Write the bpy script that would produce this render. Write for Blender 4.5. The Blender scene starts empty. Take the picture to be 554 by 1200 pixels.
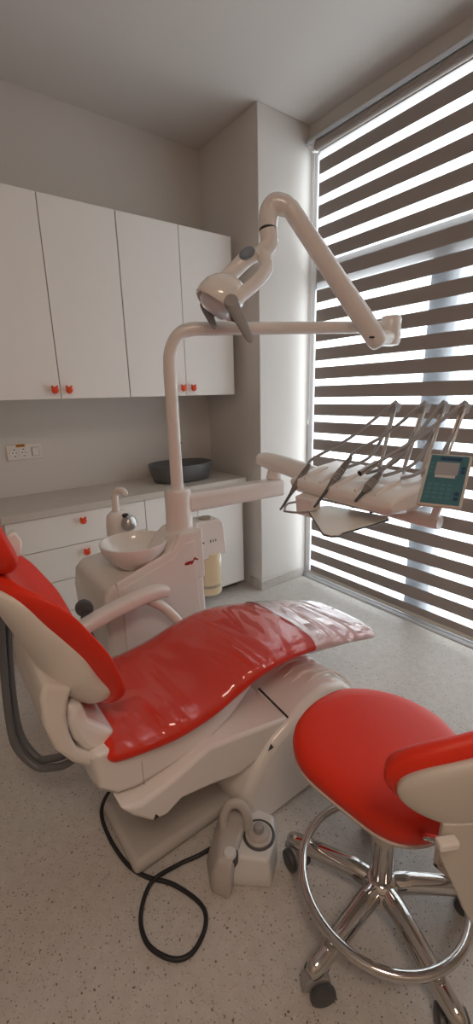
import bpy, bmesh, math, random
from mathutils import Vector, Matrix
random.seed(7)
SC = bpy.context.scene
COL = SC.collection
V = Vector
PI = math.pi
ORG = {}

# ------------------------------------------------------------------ materials
def mat(name, col, rough=.5, metal=0., spec=.5, coat=0., bump=0., bscale=40., var=0., vscale=6., trans=0., emit=None):
    m = bpy.data.materials.new(name); m.use_nodes = True
    nt = m.node_tree; N = nt.nodes; L = nt.links
    b = N['Principled BSDF']
    c = (*col, 1.)
    b.inputs['Base Color'].default_value = c
    b.inputs['Roughness'].default_value = rough
    b.inputs['Metallic'].default_value = metal
    b.inputs['Specular IOR Level'].default_value = spec
    b.inputs['Coat Weight'].default_value = coat
    b.inputs['Coat Roughness'].default_value = .08
    if trans: b.inputs['Transmission Weight'].default_value = trans
    if emit:
        b.inputs['Emission Color'].default_value = (*emit[:3], 1); b.inputs['Emission Strength'].default_value = emit[3]
    tc = N.new('ShaderNodeTexCoord')
    if var:
        n = N.new('ShaderNodeTexNoise'); n.inputs['Scale'].default_value = vscale; n.inputs['Detail'].default_value = 4
        mr = N.new('ShaderNodeMapRange'); mr.inputs['To Min'].default_value = 1 - var; mr.inputs['To Max'].default_value = 1 + var
        mx = N.new('ShaderNodeMix'); mx.data_type = 'RGBA'; mx.blend_type = 'MULTIPLY'; mx.inputs['Factor'].default_value = 1
        L.new(tc.outputs['Object'], n.inputs['Vector']); L.new(n.outputs['Fac'], mr.inputs['Value'])
        mx.inputs[6].default_value = c; L.new(mr.outputs['Result'], mx.inputs[7]); L.new(mx.outputs[2], b.inputs['Base Color'])
    if bump:
        n = N.new('ShaderNodeTexNoise'); n.inputs['Scale'].default_value = bscale; n.inputs['Detail'].default_value = 5
        bp = N.new('ShaderNodeBump'); bp.inputs['Strength'].default_value = bump; bp.inputs['Distance'].default_value = .01
        L.new(tc.outputs['Object'], n.inputs['Vector']); L.new(n.outputs['Fac'], bp.inputs['Height']); L.new(bp.outputs['Normal'], b.inputs['Normal'])
    return m

M = {}
M['wall'] = mat('wall_paint', (.71, .675, .64), .85, bump=.03, bscale=300)
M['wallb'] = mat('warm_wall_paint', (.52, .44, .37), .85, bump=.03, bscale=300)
M['ceil'] = mat('ceiling_paint', (.72, .69, .665), .9, bump=.02, bscale=200)
M['lam'] = mat('white_laminate', (.88, .855, .82), .45, var=.015)
M['gapshade_plinth'] = mat('gap_shade_and_plinth', (.10, .09, .08), .6)  # dark colour puts gap shade on the carcass fronts; plinths share it
M['top'] = mat('worktop_beige', (.60, .55, .49), .4, var=.05, vscale=90)
M['knob'] = mat('orange_knob', (.78, .07, .012), .3)
M['white'] = mat('white_plastic', (.80, .755, .725), .22, coat=.3, var=.01)
M['white2'] = mat('white_enamel', (.82, .79, .76), .15, coat=.6)
M['shell'] = mat('ivory_shell', (.74, .685, .625), .35, var=.02)
M['cream'] = mat('cream_shell', (.60, .55, .49), .4, var=.02)
M['red'] = mat('red_leatherette', (.74, .034, .014), .42, spec=.3, bump=.05, bscale=500, var=.03)
M['red2'] = mat('orange_red_leatherette', (.74, .036, .014), .45, spec=.3, bump=.05, bscale=500, var=.02)
M['grey'] = mat('grey_plastic', (.30, .29, .29), .45, var=.04)
M['dgrey'] = mat('dark_grey_plastic', (.07, .07, .075), .45, var=.05)
M['black'] = mat('black_rubber', (.015, .015, .017), .5, var=.05)
M['chrome'] = mat('chrome', (.62, .61, .60), .07, metal=1., var=.02)
M['steel'] = mat('brushed_steel', (.62, .60, .58), .28, metal=1., var=.03)
M['alu'] = mat('aluminium', (.72, .74, .78), .3, metal=.8, var=.02)
M['pvc'] = mat('white_pvc', (.78, .80, .83), .35, var=.01)
M['mull'] = mat('grey_blue_frame', (.22, .30, .40), .4, var=.02)
M['hp'] = mat('grey_handpiece', (.17, .155, .145), .35, var=.06)
M['hose2'] = mat('dark_grey_hose', (.13, .13, .135), .4)
M['hose'] = mat('grey_hose', (.34, .34, .36), .35, var=.04)
M['basin'] = mat('anthracite_basin', (.13, .13, .135), .35, var=.1, vscale=60)
M['pedal'] = mat('light_grey_plastic', (.66, .65, .635), .38, var=.02)
M['pedal2'] = mat('mid_grey_plastic', (.48, .44, .41), .42, var=.02)
M['base'] = mat('base_plate_paint', (.50, .47, .44), .5, var=.03)
M['teal'] = mat('teal_membrane', (.05, .165, .20), .3, var=.06, vscale=30)
M['teal2'] = mat('pale_teal_key', (.07, .21, .24), .3)
M['navy'] = mat('navy_key', (.02, .05, .12), .3)
M['lcd'] = mat('lcd_glass', (.36, .36, .38), .15, var=.03)
M['lcdl'] = mat('lcd_pale', (.58, .57, .57), .2)
M['jar'] = mat('yellowed_jar', (.78, .66, .44), .2, coat=.4, var=.03)
M['jarb'] = mat('jar_band', (.42, .36, .28), .3)
M['logo'] = mat('logo_red', (.35, .01, .015), .4)
M['tri'] = mat('black_mark', (.02, .02, .02), .5)
M['orange'] = mat('orange_sticker', (.80, .36, .07), .5)
M['tray'] = mat('ivory_tray', (.88, .87, .82), .3, var=.01)
M['chainp'] = mat('clear_white_bracket', (.85, .82, .78), .25)
M['trans'] = mat('grey_frame', (.42, .43, .44), .4)
M['lens'] = mat('lamp_lens', (.62, .64, .68), .08, coat=1.)
M['glow'] = mat('added_fill_glow', (.9, .9, .9), .5, emit=(1., .80, .64, 12.))  # warm glow of the fill panel added to brighten the room

def shader_mat(name, build):
    m = bpy.data.materials.new(name); m.use_nodes = True
    nt = m.node_tree
    for n in list(nt.nodes): nt.nodes.remove(n)
    out = nt.nodes.new('ShaderNodeOutputMaterial')
    s = build(nt.nodes, nt.links); nt.links.new(s, out.inputs['Surface']); return m

def _sheer(N, L):
    t = N.new('ShaderNodeBsdfTransparent'); t.inputs[0].default_value = (1, 1, 1, 1)
    u = N.new('ShaderNodeBsdfTranslucent'); u.inputs[0].default_value = (.92, .92, .94, 1)
    d = N.new('ShaderNodeBsdfDiffuse'); d.inputs[0].default_value = (.8, .79, .79, 1)
    a = N.new('ShaderNodeMixShader'); a.inputs[0].default_value = .35; L.new(u.outputs[0], a.inputs[1]); L.new(d.outputs[0], a.inputs[2])
    w = N.new('ShaderNodeTexWave'); w.inputs['Scale'].default_value = 300
    tc = N.new('ShaderNodeTexCoord'); L.new(tc.outputs['Object'], w.inputs['Vector'])
    mr = N.new('ShaderNodeMapRange'); mr.inputs['To Min'].default_value = .30; mr.inputs['To Max'].default_value = .40; L.new(w.outputs['Fac'], mr.inputs['Value'])
    x = N.new('ShaderNodeMixShader'); L.new(mr.outputs[0], x.inputs[0]); L.new(t.outputs[0], x.inputs[1]); L.new(a.outputs[0], x.inputs[2])
    return x.outputs[0]
M['sheer'] = shader_mat('sheer_blind_band', _sheer)
def _band(N, L):
    u = N.new('ShaderNodeBsdfTranslucent'); u.inputs[0].default_value = (.52, .45, .39, 1)
    d = N.new('ShaderNodeBsdfDiffuse'); d.inputs[0].default_value = (.36, .32, .30, 1)
    w = N.new('ShaderNodeTexNoise'); w.inputs['Scale'].default_value = 250
    tc = N.new('ShaderNodeTexCoord'); L.new(tc.outputs['Object'], w.inputs['Vector'])
    bp = N.new('ShaderNodeBump'); bp.inputs['Strength'].default_value = .04; L.new(w.outputs['Fac'], bp.inputs['Height']); L.new(bp.outputs[0], d.inputs['Normal'])
    x = N.new('ShaderNodeMixShader'); x.inputs[0].default_value = .04; L.new(d.outputs[0], x.inputs[1]); L.new(u.outputs[0], x.inputs[2])
    return x.outputs[0]
M['band'] = shader_mat('taupe_blind_band', _band)
def _glass(N, L):
    t = N.new('ShaderNodeBsdfTransparent'); g = N.new('ShaderNodeBsdfGlossy'); g.inputs['Roughness'].default_value = .02
    x = N.new('ShaderNodeMixShader'); x.inputs[0].default_value = .05; L.new(t.outputs[0], x.inputs[1]); L.new(g.outputs[0], x.inputs[2]); return x.outputs[0]
M['glass'] = shader_mat('window_glass', _glass)
def film(name, milk, bump, scale, col=(.95, .95, .95, 1), gl=.3, dist=.02):
    def f(N, L):
        t = N.new('ShaderNodeBsdfTransparent'); t.inputs[0].default_value = (.97, .96, .96, 1)
        d = N.new('ShaderNodeBsdfDiffuse'); d.inputs[0].default_value = col
        tc = N.new('ShaderNodeTexCoord')
        mp = N.new('ShaderNodeMapping'); mp.inputs['Scale'].default_value = (1.25, .3, 1.); mp.inputs['Rotation'].default_value = (0, 0, .35); L.new(tc.outputs['Object'], mp.inputs['Vector'])
        n = N.new('ShaderNodeTexNoise'); n.inputs['Scale'].default_value = scale; n.inputs['Detail'].default_value = 2; n.inputs['Roughness'].default_value = .4; n.inputs['Distortion'].default_value = 1.
        L.new(mp.outputs[0], n.inputs['Vector'])
        bp = N.new('ShaderNodeBump'); bp.inputs['Strength'].default_value = bump; bp.inputs['Distance'].default_value = dist; L.new(n.outputs['Fac'], bp.inputs['Height'])
        g = N.new('ShaderNodeBsdfGlossy'); g.inputs['Roughness'].default_value = .08; L.new(bp.outputs[0], g.inputs['Normal'])
        a = N.new('ShaderNodeMixShader'); a.inputs[0].default_value = milk; L.new(t.outputs[0], a.inputs[1]); L.new(d.outputs[0], a.inputs[2])
        lw = N.new('ShaderNodeLayerWeight'); lw.inputs['Blend'].default_value = .5
        pw = N.new('ShaderNodeMath'); pw.operation = 'POWER'; pw.inputs[1].default_value = 4.; L.new(lw.outputs['Facing'], pw.inputs[0])
        mm = N.new('ShaderNodeMath'); mm.operation = 'MULTIPLY_ADD'; mm.inputs[1].default_value = gl * .8; mm.inputs[2].default_value = .05 * gl; L.new(pw.outputs[0], mm.inputs[0]); mm.use_clamp = True
        x = N.new('ShaderNodeMixShader'); L.new(mm.outputs[0], x.inputs[0]); L.new(a.outputs[0], x.inputs[1]); L.new(g.outputs[0], x.inputs[2])
        return x.outputs[0]
    return shader_mat(name, f)
M['film'] = film('clear_cover_film', .015, 1., 4.2, gl=1.3, dist=.15)
M['sleeve'] = film('milky_foot_sleeve', .46, 1., 6., (.92, .84, .85, 1), gl=1.6, dist=.10)
M['wrap'] = film('clear_wrap', .10, 1., 40.)

def _floor():
    m = mat('speckled_vinyl', (.5, .47, .44), .38, spec=.4)
    nt = m.node_tree; N = nt.nodes; L = nt.links; b = N['Principled BSDF']
    tc = N.new('ShaderNodeTexCoord')
    def speck(scale, thr, pick, w):
        v = N.new('ShaderNodeTexVoronoi'); v.inputs['Scale'].default_value = scale; v.inputs['Randomness'].default_value = 1
        nz = N.new('ShaderNodeTexNoise'); nz.inputs['Scale'].default_value = scale * 2.2
        ad = N.new('ShaderNodeMix'); ad.data_type = 'RGBA'; ad.blend_type = 'ADD'; ad.inputs[0].default_value = .6 / scale
        L.new(tc.outputs['Object'], ad.inputs[6]); L.new(tc.outputs['Object'], nz.inputs['Vector']); L.new(nz.outputs['Color'], ad.inputs[7]); L.new(ad.outputs[2], v.inputs['Vector'])
        lt = N.new('ShaderNodeMath'); lt.operation = 'LESS_THAN'; lt.inputs[1].default_value = thr; L.new(v.outputs['Distance'], lt.inputs[0])
        sx = N.new('ShaderNodeSeparateColor'); L.new(v.outputs['Color'], sx.inputs[0])
        lt2 = N.new('ShaderNodeMath'); lt2.operation = 'LESS_THAN'; lt2.inputs[1].default_value = pick; L.new(sx.outputs[w], lt2.inputs[0])
        mu = N.new('ShaderNodeMath'); mu.operation = 'MULTIPLY'; L.new(lt.outputs[0], mu.inputs[0]); L.new(lt2.outputs[0], mu.inputs[1]); return mu.outputs[0]
    base = N.new('ShaderNodeTexNoise'); base.inputs['Scale'].default_value = 25; L.new(tc.outputs['Object'], base.inputs['Vector'])
    cr = N.new('ShaderNodeValToRGB'); cr.color_ramp.elements[0].position = .3; cr.color_ramp.elements[0].color = (.52, .485, .45, 1)
    cr.color_ramp.elements[1].position = .7; cr.color_ramp.elements[1].color = (.58, .545, .51, 1); L.new(base.outputs['Fac'], cr.inputs[0])
    cur = cr.outputs[0]
    for sc, th, pk, w, col in ((120, .27, .24, 0, (.26, .215, .185, 1)), (190, .32, .25, 1, (.36, .31, .27, 1)), (120, .30, .2, 2, (.62, .59, .55, 1)), (70, .19, .22, 1, (.17, .14, .12, 1))):
        mx = N.new('ShaderNodeMix'); mx.data_type = 'RGBA'; L.new(speck(sc, th, pk, w), mx.inputs[0]); L.new(cur, mx.inputs[6]); mx.inputs[7].default_value = col; cur = mx.outputs[2]
    L.new(cur, b.inputs['Base Color']); return m
M['floor'] = _floor()

# ------------------------------------------------------------------ mesh helpers
def root_of(o):
    return ORG.get(o.name, V((0, 0, 0))) if o else V((0, 0, 0))
def obj(name, bm, m, parent=None, smooth=40, bevel=0, seg=2, sub=0, local=False):
    me = bpy.data.meshes.new(name)
    bmesh.ops.recalc_face_normals(bm, faces=bm.faces)
    bm.to_mesh(me); bm.free()
    o = bpy.data.objects.new(name, me); COL.objects.link(o)
    for k in (m if isinstance(m, (list, tuple)) else [m]): me.materials.append(k)
    og = root_of(parent)
    if parent:
        o.parent = parent
        if not local: me.transform(Matrix.Translation(-og))
    ORG[o.name] = og
    for p in me.polygons: p.use_smooth = True
    me.set_sharp_from_angle(angle=math.radians(smooth))
    if bevel:
        b = o.modifiers.new('bevel', 'BEVEL'); b.width = bevel; b.segments = seg; b.limit_method = 'ANGLE'; b.angle_limit = math.radians(38); b.harden_normals = False
        wn = o.modifiers.new('normals', 'WEIGHTED_NORMAL'); wn.keep_sharp = True; wn.weight = 80
    if sub:
        s = o.modifiers.new('sub', 'SUBSURF'); s.levels = sub; s.render_levels = sub
    return o
def thing(name, label, cat, loc=(0, 0, 0), group=None, kind=None):
    o = bpy.data.objects.new(name, None); COL.objects.link(o); o.location = loc; o.empty_display_size = .05
    ORG[o.name] = V(loc); tag(o, label, cat, group, kind); return o
def tag(o, label=None, cat=None, group=None, kind=None):
    if label: o['label'] = label
    if cat: o['category'] = cat
    if group: o['group'] = group
    if kind: o['kind'] = kind
    return o
def place(o, parent, world):
    o.parent = parent; o.location = V(world) - root_of(parent); ORG[o.name] = V(world)
def dup(o, parent=None, world=None):
    c = o.copy(); COL.objects.link(c); c.parent = parent
    if world is not None: c.location = V(world) - root_of(parent); ORG[c.name] = V(world)
    for ch in list(o.children): dup2(ch, c)
    return c
def dup2(o, parent):
    c = o.copy(); COL.objects.link(c); c.parent = parent
    for ch in list(o.children): dup2(ch, c)

def B(): return bmesh.new()
def box(bm, a, b, mi=0):
    a = V(a); b = V(b)
    r = bmesh.ops.create_cube(bm, size=1)
    for v in r['verts']: v.co = V(((a.x + b.x) / 2 + v.co.x * (b.x - a.x), (a.y + b.y) / 2 + v.co.y * (b.y - a.y), (a.z + b.z) / 2 + v.co.z * (b.z - a.z)))
    if mi:
        for f in {f for v in r['verts'] for f in v.link_faces}: f.material_index = mi
    return bm
def obox(bm, c, ax, ay, az, hx, hy, hz):
    r = bmesh.ops.create_cube(bm, size=2)
    for v in r['verts']: v.co = V(c) + ax * (v.co.x * hx) + ay * (v.co.y * hy) + az * (v.co.z * hz)
    return bm
def rings(bm, R, cap0=True, cap1=True, closed=False, mi=0):
    vs = [[bm.verts.new(p) for p in r] for r in R]; n = len(R[0]); m = len(R)
    for i in range(m if closed else m - 1):
        a = vs[i]; b = vs[(i + 1) % m]
        for j in range(n):
            f = bm.faces.new((a[j], a[(j + 1) % n], b[(j + 1) % n], b[j])); f.material_index = mi
    if not closed:
        if cap0: bm.faces.new(vs[0][::-1]).material_index = mi
        if cap1: bm.faces.new(vs[-1]).material_index = mi
    return bm
def spline(P, k):
    P = [V(p) for p in P]; out = []
    n = len(P)
    for i in range(n - 1):
        p0 = P[max(i - 1, 0)]; p1 = P[i]; p2 = P[i + 1]; p3 = P[min(i + 2, n - 1)]
        for s in range(k):
            t = s / k
            out.append(.5 * ((2 * p1) + (p2 - p0) * t + (2 * p0 - 5 * p1 + 4 * p2 - p3) * t * t + (3 * p1 - p0 - 3 * p2 + p3) * t ** 3))
    out.append(P[-1]); return out
def lerp_list(vals, k):
    out = []
    for i in range(len(vals) - 1):
        for s in range(k): out.append(vals[i] + (vals[i + 1] - vals[i]) * s / k)
    out.append(vals[-1]); return out
def tube(bm, P, r, n=14, k=6, flat=None, smooth=True, closed=False, up=None, mi=0, e=2.):
    """sweep a circle (or ellipse: flat = width factor along the side axis) along P; r a number or list per control point"""
    rs = r if isinstance(r, (list, tuple)) else [r] * len(P)
    if smooth and len(P) > 2 and not closed: Q = spline(P, k); rs = lerp_list(rs, k)
    elif closed: Q = [V(p) for p in P]
    else: Q = [V(p) for p in P]
    m = len(Q); R = []; nrm = V(up) if up else None
    for i in range(m):
        if closed: t = (Q[(i + 1) % m] - Q[i - 1]).normalized()
        else: t = (Q[min(i + 1, m - 1)] - Q[max(i - 1, 0)]).normalized()
        if nrm is None: nrm = t.orthogonal()
        nn = nrm - t * nrm.dot(t)
        if nn.length < 1e-4: nn = t.orthogonal()
        nn.normalize(); nrm = nn; s = t.cross(nn)
        fl = flat or 1.
        pw = lambda v: math.copysign(abs(v) ** (2 / e), v)
        R.append([Q[i] + nn * (rs[i] * pw(math.sin(a))) + s * (rs[i] * fl * pw(math.cos(a))) for a in [2 * PI * j / n for j in range(n)]])
    return rings(bm, R, closed=closed, mi=mi)
def rod(bm, a, b, r, n=16, r2=None): return tube(bm, [a, b], [r, r if r2 is None else r2], n=n, smooth=False)
def lathe(bm, prof, c=(0, 0, 0), n=32, sx=1., sy=1., mi=0, axis=None, cap=True):
    c = V(c)
    if axis is None: X, Y, Z = V((1, 0, 0)), V((0, 1, 0)), V((0, 0, 1))
    else:
        Z = V(axis).normalized(); X = Z.orthogonal().normalized(); Y = Z.cross(X)
    R = [[c + X * (r * sx * math.cos(2 * PI * j / n)) + Y * (r * sy * math.sin(2 * PI * j / n)) + Z * z for j in range(n)] for r, z in prof]
    return rings(bm, R, cap0=cap, cap1=cap, mi=mi)
def prism(bm, poly, y0, y1, mi=0):
    """poly in xz, extruded along y"""
    return rings(bm, [[V((x, y0, z)) for x, z in poly], [V((x, y1, z)) for x, z in poly]], mi=mi)
def zprism(bm, poly, z0, z1, s=1.0, mi=0):
    cx = sum(p[0] for p in poly) / len(poly); cy = sum(p[1] for p in poly) / len(poly)
    return rings(bm, [[V((x, y, z0)) for x, y in poly], [V((cx + (x - cx) * s, cy + (y - cy) * s, z1)) for x, y in poly]], mi=mi)
def catmull2(poly, k=6):
    n = len(poly); out = []
    for i in range(n):
        p0, p1, p2, p3 = (V((*poly[(i + d) % n], 0)) for d in (-1, 0, 1, 2))
        for s in range(k):
            t = s / k; q = .5 * ((2 * p1) + (p2 - p0) * t + (2 * p0 - 5 * p1 + 4 * p2 - p3) * t * t + (3 * p1 - p0 - 3 * p2 + p3) * t ** 3); out.append((q.x, q.y))
    return out
def pad(bm, path, yc, k=8, re=(.06, .06), n=40, e=3.0, flip=1, up=0., grow=0., half=False, ev=2.4, dp=2., cf=0.):
    """cushion lofted along path of (x, z, halfwidth, thickness, dish); cross-sections are superellipses, ends rounded"""
    P = [V((p[0], 0, p[1])) for p in path]; Q = spline(P, k)
    W, T, D = (lerp_list([p[i] for p in path], k) for i in (2, 3, 4))
    def sm(a):
        b = a[:]
        for _ in range(3): b = [b[0]] + [(b[i - 1] + 2 * b[i] + b[i + 1]) / 4 for i in range(1, len(b) - 1)] + [b[-1]]
        return b
    W, T, D = sm(W), sm(T), sm(D)
    s = [0.]
    for i in range(1, len(Q)): s.append(s[-1] + (Q[i] - Q[i - 1]).length)
    tot = s[-1]
    # denser samples near the ends
    ss = sorted(set([round(x, 5) for x in s] + [round(re[0] * u, 5) for u in (.0, .02, .07, .16, .3, .5, .75)] + [round(tot - re[1] * u, 5) for u in (.0, .02, .07, .16, .3, .5, .75)]))
    def at(x, arr):
        for i in range(1, len(s)):
            if s[i] >= x or i == len(s) - 1:
                f = 0 if s[i] == s[i - 1] else (x - s[i - 1]) / (s[i] - s[i - 1]); f = max(0, min(1, f))
                return arr[i - 1] + (arr[i] - arr[i - 1]) * f
    R = []
    for x in ss:
        p = at(x, Q); w = at(x, W); t = at(x, T); d = at(x, D)
        tg = (at(min(x + .02, tot), Q) - at(max(x - .02, 0), Q)).normalized()
        N = V((-tg.z, 0, tg.x)) * flip
        ew = et = 1.
        wr = w
        for dist, r in ((x, re[0]), (tot - x, re[1])):
            if r > 0 and dist < r:
                f = math.sqrt(max(0, 1 - (1 - dist / r) ** 2)); wr = min(wr, w - r * (1 - f)); tt = min(t / 2, r)
                if dist < tt: et = min(et, max(.06, math.sqrt(max(0, 1 - (1 - dist / tt) ** 2))))
        wr = max(wr, .01) + grow; th = t * et / 2 + grow
        ring = []
        for j in range(n):
            a = 2 * PI * j / n; c, sn = math.cos(a), math.sin(a)
            yy = wr * math.copysign(abs(c) ** (2 / e), c); hh = th * math.copysign(abs(sn) ** (2 / ev), sn)
            if cf and sn > 0: hh *= 1 - cf * (1 - (abs(yy) / max(wr, .01)) ** dp)
            dd = d * (abs(yy) / max(w, .01)) ** dp
            ring.append(p + V((0, yc + yy, 0)) + N * (hh + dd + up))
        R.append(ring)
    if half:
        lo = [j for j in range(n + 1) if -.0001 <= j <= n // 2]
        k0 = half
        idx = list(range(-k0, n // 2 + k0 + 1))
        vs = [[bm.verts.new(r[j % n]) for j in idx] for r in R]
        for i in range(len(vs) - 1):
            for j in range(len(idx) - 1): bm.faces.new((vs[i][j], vs[i][j + 1], vs[i + 1][j + 1], vs[i + 1][j]))
        return bm
    return rings(bm, R)
def icos(bm, c, r, sub=2, s=(1, 1, 1), mi=0):
    q = bmesh.ops.create_icosphere(bm, subdivisions=sub, radius=1)
    for v in q['verts']: v.co = V(c) + V((v.co.x * r * s[0], v.co.y * r * s[1], v.co.z * r * s[2]))
    return bm

# ------------------------------------------------------------------ room
X0, XW, Y0, YB, ZC = -1.3, 2.40, -1.7, 2.957, 3.084
def struct(name, bm, m, **k): return tag(obj(name, bm, m, **k), kind='structure')
bm = B(); box(bm, (X0 - .1, Y0 - .1, -.08), (XW + .25, YB + .1, 0)); struct('floor', bm, M['floor'])
bm = B(); box(bm, (X0 - .1, Y0 - .1, ZC), (XW + .25, YB + .1, ZC + .1)); struct('ceiling', bm, M['ceil'])
bm = B(); box(bm, (X0 - .1, YB, 0), (1.94, YB + .1, ZC)); struct('wall_back', bm, M['wall'])
bm = B(); box(bm, (X0 - .1, Y0 - .1, 0), (X0, YB, ZC)); struct('wall_left', bm, M['wallb'])
bm = B(); box(bm, (X0, Y0 - .1, 0), (XW + .2, Y0, ZC)); struct('wall_front', bm, M['wallb'])
bm = B(); box(bm, (1.94, 2.3226, 0), (XW + .2, YB + .1, ZC)); struct('wall_column', bm, M['wall'], bevel=.004)
bm = B(); box(bm, (1.93, 2.3126, 0), (2.37, 2.3226, .075)); box(bm, (1.93, 2.3226, 0), (1.94, 2.455, .075)); struct('baseboard_column', bm, M['floor'], bevel=.003)
YW = .15
bm = B(); box(bm, (2.372, Y0, 2.985), (XW + .2, 2.3226, ZC)); box(bm, (2.385, Y0, 0), (XW + .2, YW, 2.985)); struct('wall_right', bm, M['wall'])
# window: frame, transom, mullions, panes
win = thing('window_1', None, None, (2.45, 1.2, 0), kind='structure')
bm = B()
box(bm, (2.40, 2.272, 0), (2.49, 2.3226, 2.985)); box(bm, (2.40, YW, 0), (2.49, YW + .07, 2.985))
box(bm, (2.40, YW + .07, 2.91), (2.49, 2.272, 2.985))
obj('window_frame', bm, M['pvc'], win, bevel=.006)
bm = B()
box(bm, (2.375, YW, 0), (2.49, 2.3226, .022)); box(bm, (2.40, YW + .07, .022), (2.49, 2.272, .055)); box(bm, (2.385, YW, .022), (2.39, 2.3, .036))
obj('sill_rail', bm, M['alu'], win, bevel=.003)
bm = B(); box(bm, (2.405, YW + .07, 2.13), (2.485, 2.272, 2.29)); obj('transom', bm, M['trans'], win, bevel=.008)
for a, b in ((1.27, 1.43),):
    bm = B(); box(bm, (2.405, a, .055), (2.485, b, 2.13)); obj('mullion', bm, M['mull'], win, bevel=.008)
for y0, y1, z0, z1 in ((1.43, 2.272, .055, 2.13), (YW + .07, 1.27, .055, 2.13), (YW + .07, 2.272, 2.29, 2.91)):
    bm = B(); box(bm, (2.442, y0, z0), (2.448, y1, z1)); obj('pane', bm, M['glass'], win)

# zebra roller blind
BY0, BY1 = .17, 2.221
bl = thing('roller_blind', 'floor length taupe and sheer banded roller blind covering the window', 'blind', (2.35, 1.2, 2.93))
bm = B(); box(bm, (2.33, BY0 - .02, 2.962), (2.372, 2.31, 2.985)); box(bm, (2.345, BY0 - .02, 2.952), (2.35, 2.31, 2.962)); box(bm, (2.355, BY0 - .02, 2.952), (2.36, 2.31, 2.962)); obj('headrail', bm, M['alu'], bl, bevel=.002)
bm = B(); rod(bm, (2.337, BY0, 2.925), (2.337, BY1 + .004, 2.925), .025, 24); obj('fabric_roll', bm, M['band'], bl)
bm = B()
pitch = .1239; zt = 2.856 + pitch
xs = 2.361
while zt > .12:
    zb = max(zt - .078, .075)
    if zt > 2.92: zt_ = 2.925
    else: zt_ = zt
    box(bm, (xs - .0006, BY0, zb), (xs + .0006, BY1, zt_))
    zt -= pitch
zlow = zb
o = obj('opaque_bands', bm, M['band'], bl)
bm = B()
zt = 2.856 + pitch
while zt > .2:
    z1 = zt - .078; z0 = max(zt - pitch, .1)
    vs = [bm.verts.new((xs, y, z)) for y, z in ((BY0, z0), (BY1, z0), (BY1, z1), (BY0, z1))]; bm.faces.new(vs)
    zt -= pitch
obj('sheer_bands', bm, M['sheer'], bl)
bm = B(); box(bm, (xs - .008, BY0, .058), (xs + .008, BY1, .082)); obj('bottom_bar', bm, M['cream'], bl, bevel=.003)
bm = B(); box(bm, (2.318, BY1 + .006, 2.90), (2.356, BY1 + .02, 2.962)); lathe(bm, [(.004, -.012), (.022, -.012), (.024, 0), (.022, .012), (.004, .012)], (2.337, BY1 + .026, 2.925), 20, axis=(0, 1, 0)); obj('chain_bracket', bm, M['chainp'], bl, bevel=.002)
bm = B(); tube(bm, [(2.325, BY1 + .028, 2.925), (2.322, BY1 + .028, 2.2), (2.322, BY1 + .028, 1.3), (2.33, BY1 + .028, 1.26), (2.338, BY1 + .028, 1.3), (2.338, BY1 + .028, 2.2), (2.345, BY1 + .028, 2.925)], .0022, n=6, k=5); obj('pull_chain', bm, M['chainp'], bl)

# glowing fill panel added at the ceiling behind the camera, unseen
cl = thing('added_fill_panel', 'flat glowing fill panel added at the ceiling behind the camera', 'lamp', (-.35, -.7, ZC))
bm = B(); box(bm, (-.75, -1.1, ZC - .05), (.05, -.3, ZC)); obj('fill_housing', bm, M['white'], cl, bevel=.004)
bm = B(); box(bm, (-.72, -1.07, ZC - .055), (.02, -.33, ZC - .05)); obj('fill_emitter', bm, M['glow'], cl)

# ------------------------------------------------------------------ cabinets
def knob_mesh():
    bm = B()
    lathe(bm, [(.006, 0), (.007, -.012), (.016, -.016), (.019, -.022), (.017, -.029), (.009, -.032)], (0, 0, 0), 20, axis=(0, 1, 0))
    for s in (-1, 1):
        c = V((s * .0115, -.023, .0145))
        lathe(bm, [(.0085, 0), (.007, .004), (.0035, .009), (.0006, .012)], c, 8, axis=(s * .35, 0, 1))
    return bm
KN = None
def knob(parent, x, y, z):
    global KN
    if KN is None:
        KN = obj('knob', knob_mesh(), M['knob'], parent, local=True); place(KN, parent, (x, y, z)); return KN
    return dup(KN, parent, (x, y, z))
YU = 2.512
def wall_cab(x0, x1, label):
    t = thing('wall_cabinet', label, 'cabinet', ((x0 + x1) / 2, 2.75, 1.45), group='white wall cabinets over the worktop')
    bm = B(); box(bm, (x0 + .001, YU + .02, 1.455), (x1 - .001, YB, 2.423)); obj('body', bm, [M['gapshade_plinth'], M['lam']], t)
    for p in t.children[-1].data.polygons:
        if abs(p.normal.y) < .5: p.material_index = 1
    m = (x0 + x1) / 2
    for a, b, kx in ((x0, m, m - .033), (m, x1, m + .042)):
        bm = B(); box(bm, (a + .0022, YU, 1.45), (b - .0022, YU + .019, 2.426)); d = obj('door', bm, M['lam'], t, bevel=.0015)
        knob(d, kx, YU, 1.495)
wall_cab(.292, 1.091, 'white wall cabinet pair nearest the left edge of the photo with two orange knobs')
wall_cab(1.093, 1.868, 'white wall cabinet pair nearest the column, partly behind the lamp head')
YF = 2.4554
t = thing('drawer_cabinet', 'white base cabinet of wide drawers with orange knobs under the worktop', 'cabinet', (.70, 2.7, 0))
bm = B(); box(bm, (.307, YF + .02, .03), (1.098, YB - .003, .823)); o = obj('body', bm, [M['gapshade_plinth'], M['lam']], t)
for p in o.data.polygons:
    if abs(p.normal.y) < .5: p.material_index = 1
bm = B(); box(bm, (.33, YF + .06, 0), (1.09, YB - .003, .03)); obj('plinth', bm, M['gapshade_plinth'], t)
for z1, z0 in ((.822, .636), (.632, .439), (.435, .238), (.234, .035)):
    bm = B(); box(bm, (.307, YF, z0), (1.097, YF + .019, z1)); d = obj('drawer', bm, M['lam'], t, bevel=.0015)
    knob(d, .705, YF, z1 - .052)
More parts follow.
